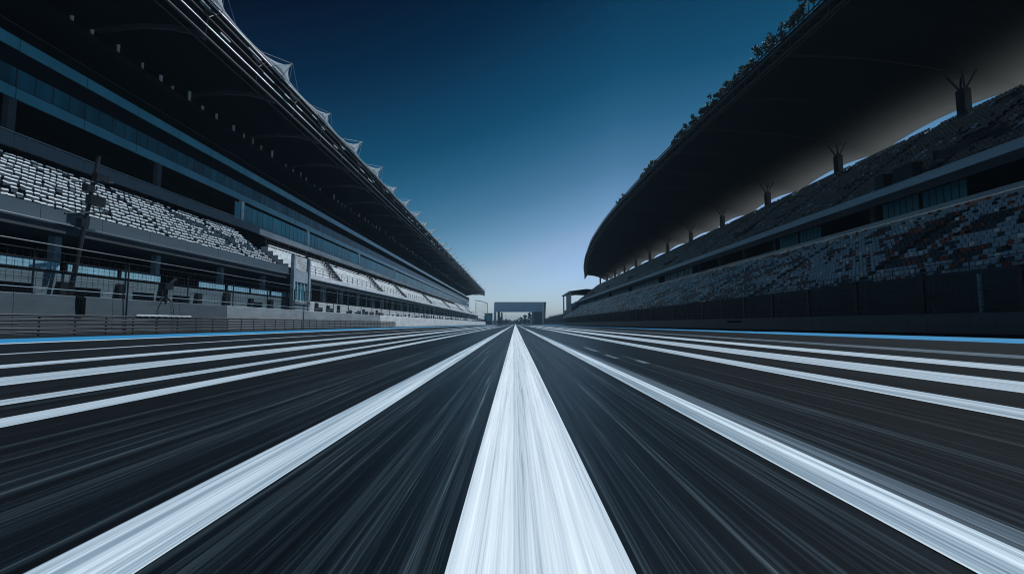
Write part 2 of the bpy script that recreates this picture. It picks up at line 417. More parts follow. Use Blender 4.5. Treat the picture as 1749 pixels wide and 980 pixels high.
for dz in (.5, 1.0): b.tube([(-32.9, 60.4, 10.9 + dz), (-32.9, Y1, 10.9 + dz)], .03, 5)
yb = 61.
while yb < Y1: b.box(-32.94, -32.88, yb - .03, yb + .03, 10.6, 11.9); yb += 3
g("rear_railing", b, "dark_metal")
# back parapet
bp_ = MB(); bp_.box(-.2, 0, .015, 4.985, 0, .92); bm_ = bp_.mesh("back_parapet_panel", "grey_clad")
bp2 = MB(); bp2.box(-.2, 0, .01, 4.99, 0, .72); bm2 = bp2.mesh("back_parapet_panel", "pale_concrete")
y = -15.
while y < Y1:
    link("back_parapet_panel", bm_ if y < 56 else bm2, G, (-33.25, y, 12.26)); y += 5
b = MB(); b.tube([(-33.3, Y0, 13.3), (-33.3, 56, 13.3)], .035, 6)
for k in range(36): b.box(-33.32, -33.28, Y0 + 2 * k, Y0 + 2 * k + .04, 13.18, 13.3)
g("parapet_rail", b, "steel")
# --- balconies, windows
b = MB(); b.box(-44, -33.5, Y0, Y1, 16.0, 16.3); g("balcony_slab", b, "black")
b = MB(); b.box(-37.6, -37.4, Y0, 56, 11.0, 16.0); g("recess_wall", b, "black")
pil = MB(); pil.box(-.2, .2, -.25, .25, 0, 2.9); pim = pil.mesh("pillar", "pale_concrete"); pid = pil.mesh("pillar", "dark_concrete")
for yy in (30, 43, 56.6, 75, 100, 130, 170, 220, 280): link("pillar", pim if yy > 50 else pid, G, (-33.75, yy, 13.1))  # near pillars dark, far ones pale: recess shade put into the colour
sp = MB(); sp.box(-.10, 0, .03, 4.97, 0, .74); spm = sp.mesh("balcony_panel", "spandrel")
sp2 = MB(); sp2.box(-.10, 0, .03, 4.97, 0, .80); spm2 = sp2.mesh("balcony_panel", "spandrel")
wn = MB()
for k in range(4): wn.box(-.05, 0, .05 + k * 1.245, 1.22 + k * 1.245, 0, 1.30)
wnm = wn.mesh("window", "glass")
wf = MB()
wf.comb(-.08, .015, [k * 1.245 for k in range(5)], .02, 0, 1.30)
wfm = wf.mesh("frame", "dark_metal")
wl = MB()
for k in range(4): wl.box(-.05, 0, .05 + k * 1.245, 1.22 + k * 1.245, 0, 2.3)
wlm = wl.mesh("window", "teal_glass")
wlf = MB()
wlf.comb(-.08, .015, [k * 1.245 for k in range(5)], .02, 0, 2.3)
wlfm = wlf.mesh("frame", "dark_metal")
y = -15.
while y < Y1 - 4:
    link("balcony_panel", spm, G, (-33.4, y, 15.60))
    w = link("window", wnm, G, (-33.45, y, 16.37)); link("frame", wfm, w, (-33.45, y, 16.37))
    link("balcony_panel", spm2, G, (-33.4, y, 18.94))
    if y >= 55:
        w = link("window", wlm, G, (-33.62, y, 13.0)); link("frame", wlfm, w, (-33.62, y, 13.0))
    y += 5
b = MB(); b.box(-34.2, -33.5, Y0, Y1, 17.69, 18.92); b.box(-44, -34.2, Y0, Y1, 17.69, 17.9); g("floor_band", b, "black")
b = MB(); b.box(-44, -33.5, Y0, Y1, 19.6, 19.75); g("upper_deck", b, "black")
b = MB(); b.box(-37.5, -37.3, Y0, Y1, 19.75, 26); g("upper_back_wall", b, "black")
b = MB(); b.box(-33.9, -33.4, Y0, Y1, 22.7, 23.4); b.box(-37.3, -33.9, Y0, Y1, 22.8, 23.0); g("terrace_beam", b, "roof_dark")
b = MB(); b.tube([(-33.5, Y0, 20.6), (-33.5, Y1, 20.6)], .03, 5); g("terrace_rail", b, "dark_metal")
for i in range(140):
    yy = 26 + i * 2.1 + random.uniform(-.7, .7)
    if random.random() < .15: continue
    b = MB(); h = random.uniform(.45, 1.25); w = random.uniform(.06, .22)
    b.prism([(-34.3, 23.4), (-34.2, 23.4), (-34.15, 23.7 + h), (-34.35, 23.7 + h)], yy, yy + w); o = g("upright_panel", b, "pale")
# --- roof
prof_u = [(-28.0, 29.9), (-28.1, 26.7), (-29.4, 27.2), (-31.2, 27.6), (-34, 27.7), (-38, 27.3), (-46, 26.4)]
prof_t = [(-46, 27.2), (-38, 28.2), (-34, 29.2), (-31.2, 30.0), (-29.4, 30.3), (-28.0, 30.3)]
rf = g("roof", MB().prism(prof_u + prof_t, -25, 430), "roof_dark")
rib = MB()
arc = [(-28.1, 26.68), (-29.4, 27.18), (-31.2, 27.58), (-34, 27.68), (-38, 27.28), (-38, 26.95), (-34, 27.35), (-31.2, 27.2), (-29.4, 26.75), (-28.1, 26.2)]
rib.prism(arc, -.2, .2); rm = rib.mesh("rib", "rib")
for i in range(37): link("rib", rm, rf, (0, 3.4 + i * 12.3 - 12.3, 0))
for (x, z, r, m_) in ((-27.75, 29.75, .09, "steel"), (-27.8, 29.1, .09, "rib"), (-27.85, 28.3, .08, "rib"), (-27.9, 27.5, .07, "steel"), (-28.0, 26.5, .12, "rib"), (-29.2, 26.7, .07, "rib")):
    b = MB(); b.tube([(x, -25, z), (x, 430, z)], r, 8); g("edge_pipe", b, m_, rf, True)
br = MB(); br.tube([(-27.8, 0, 29.7), (-27.8, 1.5, 28.3), (-27.85, 3.0, 29.7)], .05, 5); br.tube([(-27.85, 1.5, 28.3), (-28.0, 1.5, 26.6)], .05, 5); br.box(-27.78, -27.7, .2, 1.7, 28.75, 28.95)
brm = br.mesh("edge_bracket", "rib"); bc = MB(); bc.box(-27.74, -27.66, 0, 2.6, 28.62, 28.74); bcm = bc.mesh("edge_glint", "glint_white")
for i in range(50): link("edge_bracket", brm, rf, (0, 6 + i * 8.2 + random.uniform(-.4, .4), 0))
yb = 4.
while yb < 420: link("edge_glint", bcm, rf, (random.uniform(-.1, .1), yb, random.uniform(-.9, .6))).scale = (1, random.uniform(.4, 1.2), 1); yb += random.choice((3.1, 4.6, 7.3, 9.))  # white strips added to stand for broken highlights along the roof edge
# catenary white edge between sails
b = MB()
for i in range(-3, 35):
    ya = 3.4 + 12.3 * i; n = 10; vs = []; fs = []
    for k in range(n + 1):
        u = k / n; sag = 4 * u * (1 - u); yy = ya + 12.3 * u
        x = -27.45 - .5 * sag; z = 30.42 - .12 * sag
        vs += [(x, yy, z), (x + .02, yy, z - .10), (x - .8 - .2 * sag, yy, 30.34), (x - .8 - .2 * sag, yy, 30.31)]
    for k in range(n):
        a, c = 4 * k, 4 * k + 4
        fs += [(a, c, c + 1, a + 1), (a, a + 2, c + 2, c), (a + 1, c + 1, c + 3, a + 3)]
    b.add(vs, fs)
g("edge_membrane", b, "membrane", rf, True)
def sail(seed):
    rr = random.Random(seed); b = MB(); n = 8
    L_ = 3.0; out = 1.7 + rr.uniform(-.3, .6); up = .75 + rr.uniform(-.25, .45)
    tip = Vector((out, rr.uniform(-.4, .8), up)); vs = []; fs = []
    for i in range(n + 1):
        for j in range(n + 1):
            u = i / n; v = j / n * 2 - 1                 # u: base -> tip, v: along the edge
            w = (1 - u) ** 1.9
            p = Vector((0, v * L_ * w, .1)) * 1.0
            p = Vector((tip.x * u, v * L_ * w + tip.y * u, .1 + (tip.z) * u ** 1.5 + .12 * math.sin(math.pi * u) * (1 - v * v)))
            vs.append(p)
    for i in range(n):
        for j in range(n):
            a = i * (n + 1) + j; fs.append((a, a + 1, a + n + 2, a + n + 1))
    m = len(vs); b.add(vs, fs); b.add([v - Vector((0, 0, .03)) for v in vs], [f[::-1] for f in fs])
    return b, tip
variants = []
for sd in range(5):
    b, tip = sail(sd)
    f = MB()
    f.tube([tip, (-.2, tip.y - 2.6, -.7)], .035, 5); f.tube([tip, (-.2, tip.y + 2.6, -.7)], .035, 5); f.tube([tip, (0, tip.y, -.9)], .05, 5)
    f.tube([tip + Vector((.1, 0, 0)), (-.1, tip.y + 5.2, .1)], .02, 4); f.tube([tip + Vector((.1, 0, 0)), (-.1, tip.y - 4.5, .1)], .02, 4)
    variants.append((b.mesh("sail", "membrane", True), f.mesh("sail_frame", "steel")))
for i in range(36):
    yy = 3.4 + i * 12.3 - 12.3
    a, f = variants[(i * 3 + i // 4) % 5]
    q_ = random.uniform(.75, 1.15); link("sail", a, rf, (-27.8, yy, 30.25)).scale = (q_,) * 3; link("sail_frame", f, rf, (-27.8, yy, 30.25)).scale = (q_,) * 3

# low end terrace beyond the roofed part
T = thing("end_terrace", (-30, 345, 0), "low pale open terrace carrying on past the end of the sunlit grandstand", "terrace")
g("terrace_steps", MB().prism([(-27, 0), (-27, 6.6), (-28, 6.6), (-28, 7.4), (-29, 7.4), (-29, 8.2), (-30.5, 8.2), (-30.5, 9.3), (-33, 9.3), (-33, 0)], 341, 480), "pale_concrete", T)
b = MB()
for k in range(45): b.box(-26.98, -26.9, 342 + k * 3, 343.2 + k * 3, 1.2 + (k % 3) * .5, 4.5)
g("opening", b, "black", T)
b = MB()
for k in range(35): b.box(-27.04, -26.97, 341.2 + 4 * k, 341.3 + 4 * k, 6.6, 7.7)
for z in (7.1, 7.65): b.tube([(-27, 341, z), (-27, 480, z)], .05, 5)
g("railing", b, "dark_metal", T)

# ---------------------------------------------------------------- stair tower in front of it
K = thing("stair_tower", (-26.9, 57.8, 0), "pale grey scaffold stair tower with mesh top standing before the sunlit seats", "stair tower")
for yy in (55.7, 59.9):
    for x in (-26.55,):
        b = MB(); b.box(x - .3, x + .12, yy - .2, yy + .2, 0, 8.9); g("post", b, "tower", K)
b = MB(); b.box(-26.8, -26.6, 55.9, 59.7, 5.7, 7.2); g("cladding_panel", b, "tower", K)
b = MB(); b.box(-26.8, -26.72, 55.9, 59.7, 3.3, 5.6); pn = g("window", b, "spandrel", K)
b = MB()
b.comb(-26.71, -26.6, [55.94 + k * .93 for k in range(5)], .04, 3.3, 5.6, .08)
g("frame", b, "pale_concrete", pn)
b = MB()
for k in range(14): b.tube([(-26.7, 55.9 + k * .29, 7.2), (-26.7, 55.9 + k * .29, 8.9)], .025, 4)
for k in range(7): b.tube([(-26.7, 55.7, 7.2 + k * .28), (-26.7, 59.9, 7.2 + k * .28)], .025, 4)
g("wire_mesh", b, "steel", K)
b = MB(); b.box(-26.85, -26.55, 55.9, 59.7, 0, 3.2); g("base_wall", b, "tower", K)

# ---------------------------------------------------------------- concrete wall, debris fence, guardrail on that side
W_ = thing("concrete_wall", (-26, 0, 0), "plain grey concrete pit wall of long panels behind the guardrail", "wall")
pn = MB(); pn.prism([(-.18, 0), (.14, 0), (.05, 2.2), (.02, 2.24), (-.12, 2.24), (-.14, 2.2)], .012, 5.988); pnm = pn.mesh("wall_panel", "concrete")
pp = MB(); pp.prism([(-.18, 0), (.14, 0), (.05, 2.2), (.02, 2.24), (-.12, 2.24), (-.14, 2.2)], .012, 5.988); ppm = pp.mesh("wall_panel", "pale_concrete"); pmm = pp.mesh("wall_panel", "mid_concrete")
for i in range(85): link("wall_panel", pnm if i < 9 else (pmm if i < 17 else ppm), W_, (-26, -12 + i * 6, 0))  # near panels dark, far ones pale: near dimming put into the wall colour
F_ = thing("debris_fence", (-26.05, 0, 2.24), "thin dark debris fence on top of the grey concrete wall", "fence")
ps = MB(); ps.tube([(0, 0, 0), (0, 0, 2.3), (.25, 0, 2.75)], .05, 6); ps.box(-.09, .09, -.09, .09, 0, .04); psm = ps.mesh("post", "dark_metal")
for i in range(60): link("post", psm, F_, (-26.05, 1 + i * 6, 2.24))
for k, z in enumerate((2.55, 3.1, 3.62, 4.15, 4.62)):
    b = MB(); b.tube([(-25.98, -12, z), (-25.98, 350, z)], .03 if k in (0, 4) else .016, 5); g("cable", b, "dark_metal" if k else "column", F_)
b = MB(); b.tube([(-25.8, -12, 4.99), (-25.8, 350, 4.99)], .03, 5); g("cable", b, "steel", F_)
b = MB()
yb = 8.
while yb < 140: b.box(-26.0, -25.99, yb, yb + .016, 2.3, 4.62); yb += .38
for k in range(8): b.box(-26.0, -25.99, 8, 140, 2.4 + k * .29, 2.414 + k * .29)
g("wire_mesh", b, "dark_metal", F_)
# guardrail
GR = thing("guardrail", (-24, 0, 0), "low dark steel guardrail of stacked long rails beside the blue strip", "guardrail")
for k in range(5):
    z = .14 + k * .22; b = MB()
    pr = [(-.04, z - .075), (.02, z - .06), (.05, z - .035), (.0, z), (.05, z + .035), (.02, z + .06), (-.04, z + .075), (-.05, z + .075), (.0, z + .055), (.03, z + .035), (-.03, z), (.03, z - .035), (.0, z - .055), (-.05, z - .075)]
    n = 40
    for q in range(n):
        ya = -12 + q * 2.65; off = .012 * math.sin(q * 2.1 + k)
        b.prism([(-24 + x + off, zz + off * .5) for x, zz in pr], ya, ya + 2.65)
    g("rail", b, "rail_steel", GR)
po = MB(); po.box(-.12, -.06, -.03, .03, 0, 1.05); pom = po.mesh("post", "dark_metal")
for i in range(54): link("post", pom, GR, (-24, -11.5 + i * 1.95, 0))
b = MB(); b.box(-24.16, -23.93, 29.5, 34.5, 1.08, 1.2)
for k in range(9): b.box(-23.925, -23.91, 29.6 + k * .55, 29.95 + k * .55, 1.10, 1.18)
g("top_cover", b, "pale_concrete", GR)

# ---------------------------------------------------------------- trackside equipment on that side
LM = thing("mast", (-26.5, 27.7, 0), "dark leaning mast with cross arms and speaker boxes in front of the white seats", "mast")
P0, P1 = Vector((-26.4, 27.2, 0)), Vector((-26.5, 28.9, 11.2))
at = lambda t: P0 + (P1 - P0) * t
b = MB(); b.tube([P0, at(.5), P1], .15, 8, r1=.10); g("pole", b, "dark_metal", LM)
for t, w, h in ((.60, .55, .5), (.74, .8, .6), (.80, .75, .45), (.88, .6, .4)):
    c = at(t); b = MB(); sgn = 1 if t in (.74, .88) else -1
    b.box(c.x - .1, c.x + .25, c.y + sgn * .2 - w / 2, c.y + sgn * .45 + w / 2, c.z - h / 2, c.z + h / 2); g("speaker_box", b, "dark_metal", LM)
for t in (.66, .84):
    c = at(t); b = MB(); b.tube([c + Vector((.1, -1.5, -.35)), c + Vector((.1, 1.3, .4))], .06, 6); g("cross_arm", b, "dark_metal", LM)

CV = MB()
vs = []
for i in range(9):
    for j in range(9):
        u, v = i / 8, j / 8
        yy = 27.75 + (u - .5) * (.62 - .12 * v); zz = 2.3 - 1.15 * v
        xx = -25.86 + .09 * math.sin(u * math.pi) + .03 * math.sin(u * 17 + v * 3)
        if j == 0: xx = -26.1
        vs.append((xx, yy, zz))
CV.add(vs, [(i * 9 + j, i * 9 + j + 1, (i + 1) * 9 + j + 1, (i + 1) * 9 + j) for i in range(8) for j in range(8)])
CV.add([(x - .03 if z < 2.29 else x, y, z - .02) for x, y, z in vs], [(i * 9 + j, (i + 1) * 9 + j, (i + 1) * 9 + j + 1, i * 9 + j + 1) for i in range(8) for j in range(8)])
tag(put("cover_sheet", CV, "black", smooth=True), "black cover hung over the top of the concrete wall", "cover")

CM = thing("trackside_camera", (-26.0, 34.6, 2.24), "dark trackside camera on a stubby stand on top of the concrete wall", "camera")
b = MB(); b.tube([(-26, 34.6, 2.24), (-26, 34.6, 3.2)], .14, 8); g("stand", b, "dark_metal", CM)
for dy in (-.55, .55): b = MB(); b.tube([(-26, 34.6, 2.7), (-26, 34.6 + dy, 2.26)], .05, 6); g("leg", b, "dark_metal", CM)
b = MB(); b.box(-26.25, -25.75, 34.2, 35.0, 3.15, 3.6); g("camera_body", b, "dark_metal", CM)
b = MB(); b.tube([(-25.95, 34.9, 3.55), (-25.85, 35.35, 4.0)], .1, 8, r1=.14); g("lens", b, "dark_metal", CM)
for yy, dy in ((34.2, -.5), (35.0, .25)):
    b = MB(); b.tube([(-25.9, yy, 2.3), (-25.84, yy + dy * .6, 2.1), (-25.82, yy + dy, 1.6), (-25.8, yy + dy, .2)], .018, 5); g("cable", b, "black", CM)
for i, (yy, lab) in enumerate(((30.9, "tall dark pole standing against the concrete wall beside the camera"), (57.0, "tall dark pole against the concrete wall below the stair tower"))):
    t = thing("pole", (-25.78, yy, 0), lab, "pole"); b = MB(); b.tube([(-25.78, yy, 0), (-25.78, yy, 4.6)], .05, 6); g("shaft", b, "dark_metal", t)
    b = MB(); b.box(-25.86, -25.7, yy - .09, yy + .09, 0, .05); g("base_plate", b, "dark_metal", t)

# ================================================================ shaded grandstand with the dark canopy
H = thing("grandstand", (42, 0, 0), "tall shaded grandstand with two seat tiers under a huge curved dark canopy", "grandstand")
h = lambda name, mb, mats, parent=H, smooth=False: g(name, mb, mats, parent, smooth)
HY0, HY1 = -15, 300
rows_l = [(29.3 + .70 * k, 3.5 + .453 * k) for k in range(17)]
rows_u = [(38.7 + .72 * k, 13.95 + .56 * k) for k in range(20)]
# base wall with horizontal boarding joints
b = MB()
for k in range(7): b.box(28.5, 28.72, HY0, HY1, .02 + k * .56, .02 + k * .56 + .54)
b.box(28.55, 28.8, HY0, HY1, 0, 3.95); h("base_wall", b, "dark_concrete")
h("lower_steps", MB().prism(steps(rows_l, .70, .453, -1, 0, .6), HY0, HY1), "dark_concrete")
def pick_l(r, y):
    d = vnoise(y * .28, r * .55, 2); q = random.random()
    if (38 < y < 43 and 6 < r < 11) or (34 < y < 37 and 7 < r < 12): return 1 if q < .9 else 2
    if d > .66: return 1 if q < .6 else (2 if q < .85 else 0)
    return 0 if q < .74 else (3 if q < .82 else (2 if q < .91 else 1))
gap2 = lambda r, y: (int((y + 15) / .47) % 38 in (3, 4)) or random.random() < .04
seat_field(H, -1, rows_l, -12, HY1, .47, pick_l, [("seat_blue",) * 2, ("seat_dark",) * 2, ("seat_red",) * 2, ("seat_white",) * 2], 100, gap2, .3, .90)
h("upper_steps", MB().prism(steps(rows_u, .72, .56, -1, 0, .6), HY0, HY1), "dark_concrete")
UP = link("upper_tier", None, H, (42, 0, 13))
def pick_u(r, y):
    d = vnoise(y * .3, r * .5, 4); return 1 if d > .75 and random.random() < .6 else (2 if random.random() < .05 else 0)
gap3 = lambda r, y: (int((y + 15) / .47) % 30 in (3, 4)) or random.random() < .03 or (r in (5, 6, 7, 8) and (y % 42) < 3.6)
seat_field(UP, -1, rows_u, -12, HY1, .47, pick_u, [("seat_grey",) * 2, ("seat_dark",) * 2, ("seat_blue",) * 2], 0, gap3, .2, .90)
# parapets
pb = MB(); pb.box(0, .22, .01, 5.99, 0, .46); pbm = pb.mesh("parapet_panel", "pale_blue_clad")
pu = MB(); pu.box(0, .22, .01, 5.99, 0, .78); pum = pu.mesh("parapet_panel", "pale_blue_clad")
y = -15.
while y < HY1 - 2:
    link("parapet_panel", pbm, H, (41.2, y, 11.72)); link("parapet_panel", pum, H, (37.9, y, 13.74)); y += 6
b = MB()
for z in (4.2, 4.6): b.tube([(28.62, HY0, z), (28.62, HY1, z)], .025, 5)
yb = HY0 + .5
while yb < HY1: b.box(28.6, 28.64, yb, yb + .05, 3.95, 4.6); yb += 2.
h("front_railing", b, "dark_metal")
# recess between the tiers: columns, windows, dark openings
b = MB(); b.box(44.6, 44.9, HY0, HY1, 11, 18); h("recess_wall", b, "black")
rp = MB(); rp.box(-.25, .25, -.35, .35, 0, 4.0); rpm = rp.mesh("pillar", "dark_concrete")
y = -8.
while y < HY1: link("pillar", rpm, H, (42.6, y, 12)); y += 10.5
rw = MB()
for k in range(6): rw.box(0, .06, .06 + k * .8, .82 + k * .8, .05, 1.85)
rwm = rw.mesh("window", "pit_glass"); rwd = rw.mesh("window", "spandrel")
rfm = MB()
rfm.comb(-.05, .1, [.02 + k * .8 for k in range(7)], .03, 0, 1.9)
rfm = rfm.mesh("frame", "dark_metal")
y = 22.; i = 0
while y < HY1 - 6:
    lit = (y > 112 and i % 7 != 0) or (y < 112 and i % 4 in (0, 1) and not 74 < y < 108)
    if lit:
        w = link("window", rwm if y > 105 else rwd, H, (41.9, y, 12.2)); link("frame", rfm, w, (41.9, y, 12.2))
    y += 5.2; i += 1
b = MB(); b.box(41.85, 44.6, HY0, HY1, 11.9, 12.15); h("concourse_slab", b, "dark_concrete")
# rear rail behind the upper seats
b = MB()
for z in (24.8, 25.25): b.tube([(52.9, HY0, z), (52.9, HY1, z)], .04, 5)
yb = HY0
while yb < HY1: b.box(52.87, 52.93, yb, yb + .06, 24, 25.25); yb += 2.5
h("rear_railing", b, "dark_metal")
# light pillar and posts on the base wall
for yy in (28.7,): b = MB(); b.box(28.3, 28.45, yy - .09, yy + .09, 1.1, 3.7); h("wall_post", b, "column")
wp = MB(); wp.box(-.14, .0, -.14, .14, .0, 3.9); wpm = wp.mesh("wall_post", "dark_metal")
y = 20.
while y < HY1: link("wall_post", wpm, H, (28.49, y, 0)); y += 6.4
# raised boxes along the upper tier
for (yy, w) in ((44, 2.2), (47.5, 1.2)):
    b = MB(); b.box(37.95, 38.9, yy, yy + w, 14.53, 15.9); b.box(37.9, 39.0, yy - .1, yy + w + .1, 15.9, 16.0); h("press_box", b, "dark_metal")
vb = MB(); vb.box(0, 2.4, 0, 3.4, 0, 1.9); vb.box(-.12, 2.5, -.15, 0, -.3, 2.1); vb.box(-.12, 2.5, 3.4, 3.55, -.3, 2.1); vbm = vb.mesh("stair_entrance", "dark_concrete")
for k in range(7): link("stair_entrance", vbm, H, (41.6, k * 42 + .1, 15.6))

# --- the canopy: a row of vaults hung from valley lines at the rear masts, front edge bowed in plan
BAY = 21.4; YV = 10.6
FE = [(-35, 34), (23, 32.6), (35, 31.5), (47, 30.8), (62, 29.6), (82, 28.4), (101, 27.8), (128, 27.5), (148, 27.8), (178, 29.2), (225, 33.8), (262, 38.5), (292, 43.2), (306, 45.8)]
def front_x(y):
    for (a, xa), (c, xc) in zip(FE, FE[1:]):
        if y <= c: u = (y - a) / (c - a); return xa + (xc - xa) * u
    return FE[-1][1]
def front_xs(y): return sum(front_x(y + d) for d in (-8, -4, 0, 4, 8)) / 5
def roof_z(y, v):
    """v: 0 front .. 1 rear"""
    ph = ((y - YV) / BAY) % 1
    arch = abs(math.sin(math.pi * ph)) ** .8
    base = 32.45 - 4.3 * v + 1.2 * math.sin(math.pi * v)
    return base + arch * 1.15 * max(0, (v - .15) / .85) ** 1.5
NY, NV = 300, 22
vs, fs = [], []
XR = 59.5
for i in range(NY + 1):
    y = -34 + 340 * i / NY; xf = front_xs(y)
    for j in range(NV + 1):
        v = j / NV; vs.append((xf + (XR - xf) * v, y, roof_z(y, v)))
for i in range(NY):
    for j in range(NV):
        a = i * (NV + 1) + j; fs.append((a, a + NV + 1, a + NV + 2, a + 1))
m0 = len(vs)
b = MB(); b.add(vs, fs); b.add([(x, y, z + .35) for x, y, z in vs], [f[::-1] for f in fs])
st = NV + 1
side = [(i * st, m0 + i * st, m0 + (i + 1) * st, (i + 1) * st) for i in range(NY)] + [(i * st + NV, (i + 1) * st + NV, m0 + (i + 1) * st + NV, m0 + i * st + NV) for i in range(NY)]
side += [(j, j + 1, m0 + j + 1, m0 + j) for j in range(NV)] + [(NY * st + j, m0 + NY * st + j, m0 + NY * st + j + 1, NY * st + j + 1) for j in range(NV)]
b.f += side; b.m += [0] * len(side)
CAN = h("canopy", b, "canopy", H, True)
at_ = CAN.data.attributes.new("thin", "FLOAT", "POINT")  # thin: sunlight let through, graded to put a pale glow on the rear underside
rear_glow = [max(0, min(1, (j / NV - .60) / .40)) ** 1.5 * .8 for j in range(NV + 1)]
at_.data.foreach_set("value", [rear_glow[k % (NV + 1)] for k in range(len(b.v))])
# stiffening arches seen on the underside, edge truss, fascia
for k in range(-3, 28):
    y = YV + k * BAY / 2
    if y < -30 or y > 304: continue
    xf = front_xs(y); b = MB()
    b.tube([(xf + (XR - xf) * v, y, roof_z(y, v) - .12) for v in np.linspace(.01, .76 if k % 2 == 0 else .42, 24)], .14, 6, r1=.05); h("rib", b, "canopy_rib", CAN, True)
for dx, dz, r in ((.05, -.15, .22), (.9, -.55, .12), (1.7, -.3, .10), (-.05, .55, .10)):
    b = MB(); b.tube([(front_xs(y) + dx, y, 32.45 + dz) for y in np.linspace(-33, 305.5, 90)], r, 7); h("edge_pipe", b, "dark_metal", CAN, True)
b = MB()
for k in range(111):
    y = -28 + k * 3; x = front_xs(y)
    b.tube([(x, y, 32.35), (x + .9, y + 1.5, 31.9), (front_xs(y + 3), y + 3, 32.35)], .05, 4)
h("edge_lattice", b, "dark_metal", CAN)
b = MB(); b.prism([(45.4, 32.9), (45.4, 29.8), (45.9, 30.1), (47.2, 32.2), (49, 32.8)], 305.4, 306.4); h("corner_fin", b, "grey_clad", CAN)
# masts carrying the canopy at the rear
for k in range(0, 14):
    y = YV + k * BAY; zt = roof_z(y, (52.6 - front_xs(y)) / (XR - front_xs(y)))
    ms = link("canopy_mast", None, H, (52.6, y, 24))
    b = MB(); b.box(52.2, 53.0, y - .55, y + .55, 23.8, zt - 2.0); g("mast_base", b, "dark_metal", ms)
    b = MB()
    for dx in (-1.0, .9):
        for dy in (-1.0, 1.0): b.tube([(52.6, y + dy * .25, zt - 2.2), (52.6 + dx * .4, y + dy * .6, zt - 1.2), (52.6 + dx, y + dy, roof_z(y + dy, .76) - .05)], .12, 6)
    b.tube([(52.6, y - 1.1, zt - .35), (52.6, y + 1.1, zt - .35)], .08, 5)
    g("branch_strut", b, "dark_metal", ms)
# ragged planting along the canopy's front edge
def leaf_mesh(name, pts, size, n, rr, parent=None):
    b = MB()
    for (cx, cy, cz, r) in pts:
        for _ in range(n):
            d = Vector((rr.gauss(0, 1), rr.gauss(0, 1), rr.gauss(0, 1))).normalized() * r * rr.random() ** .5
            c = Vector((cx, cy, cz)) + d; s = size * rr.uniform(.5, 1.4)
            a = Vector((rr.gauss(0, 1), rr.gauss(0, 1), rr.gauss(0, 1))).normalized(); e = a.cross(Vector((rr.gauss(0, 1), rr.gauss(0, 1), rr.gauss(0, 1)))).normalized()
            b.add([c - a * s, c + e * s * .45, c + a * s, c - e * s * .45], [(0, 1, 2, 3)])
    o = put(name, b, "leaf"); 
    if parent is not None: o.parent = parent; o.location = -WLOC[parent.name]
    return o
SHR = [(43, 56.5, 1.6, 18, "large ragged dark shrubs highest on the curved canopy edge, gaps of sky below them"),
       (57.0, 69, 1.15, 15, "spiky dark shrub clump on the canopy edge just beyond the largest one"),
       (69.5, 83, .9, 15, "long low dark shrub fringe midway along the canopy's front edge"),
       (92.0, 103, .75, 9, "small dark shrub on the canopy edge above the shallow curve"),
       (117.0, 126.0, .65, 6, "tiny dark shrub, last one towards the far end of the canopy edge")]
for i, (ya, yb, hh, n, lab) in enumerate(SHR):
    rr = random.Random(40 + i); ym = (ya + yb) / 2
    t = thing("roof_shrub", (front_xs(ym), ym, 32.9), lab, "shrub", "shrubs on the canopy edge")
    pts = []; st_ = MB()
    for k in range(n):
        y = ya + (yb - ya) * (k + .5) / n; x = front_xs(y) + .25; z = 32.9 + hh * rr.uniform(.45, 1.0)
        for q in range(3 if k % 4 != 3 else 1): pts.append((x + rr.gauss(0, .3), y + rr.gauss(0, .6), z + rr.gauss(0, .3) * hh, .34 * hh))
        st_.tube([(x, y + .2, 32.8), (x, y, z)], .05, 5)
    g("trunk", st_, "bark", t); leaf_mesh("foliage", pts, .22, 34, rr, t)

# ---------------------------------------------------------------- wall and fence on the shaded side
W2 = thing("block_wall", (27.4, 0, 0), "low dark wall of large concrete blocks beyond the blue strip, shaded stand side", "wall")
bw = MB()
for r in range(3):
    for k in range(4): bw.box(0, .3, .01 + k * 1.5 + (r % 2) * .0, 1.49 + k * 1.5, .01 + r * .40, .39 + r * .40)
bw.box(.02, .28, 0, 6, 0, 1.18); bwm = bw.mesh("wall_panel", "grey_clad")
for i in range(76): link("wall_panel", bwm, W2, (27.4, -12 + i * 6, 0))
b = MB(); b.box(27.36, 27.74, -12, 444, 1.2, 1.26); g("coping", b, "grey_clad", W2)
b = MB(); b.box(27.385, 27.39, 57, 61, .75, 1.0); g("drain_grille", b, "black", W2)
F2 = thing("debris_fence", (27.7, 0, 1.26), "tall dark debris fence standing on the low block wall before the shaded seats", "fence")
p2 = MB(); p2.tube([(0, 0, 0), (0, 0, 2.5)], .055, 6); p2.box(-.1, .1, -.1, .1, 0, .04); p2m = p2.mesh("post", "dark_metal")
for i in range(74): link("post", p2m, F2, (27.6, 1 + i * 6, 1.26))
for k, z in enumerate((1.6, 2.1, 2.6, 3.1, 3.6)):
    b = MB(); b.tube([(27.55, -12, z), (27.55, 440, z)], .028 if k in (0, 4) else .018, 5); g("cable", b, "dark_metal", F2)
b = MB()
yb = 14.
while yb < 130: b.box(27.57, 27.58, yb, yb + .016, 1.3, 3.6); yb += .38
g("wire_mesh", b, "dark_metal", F2)

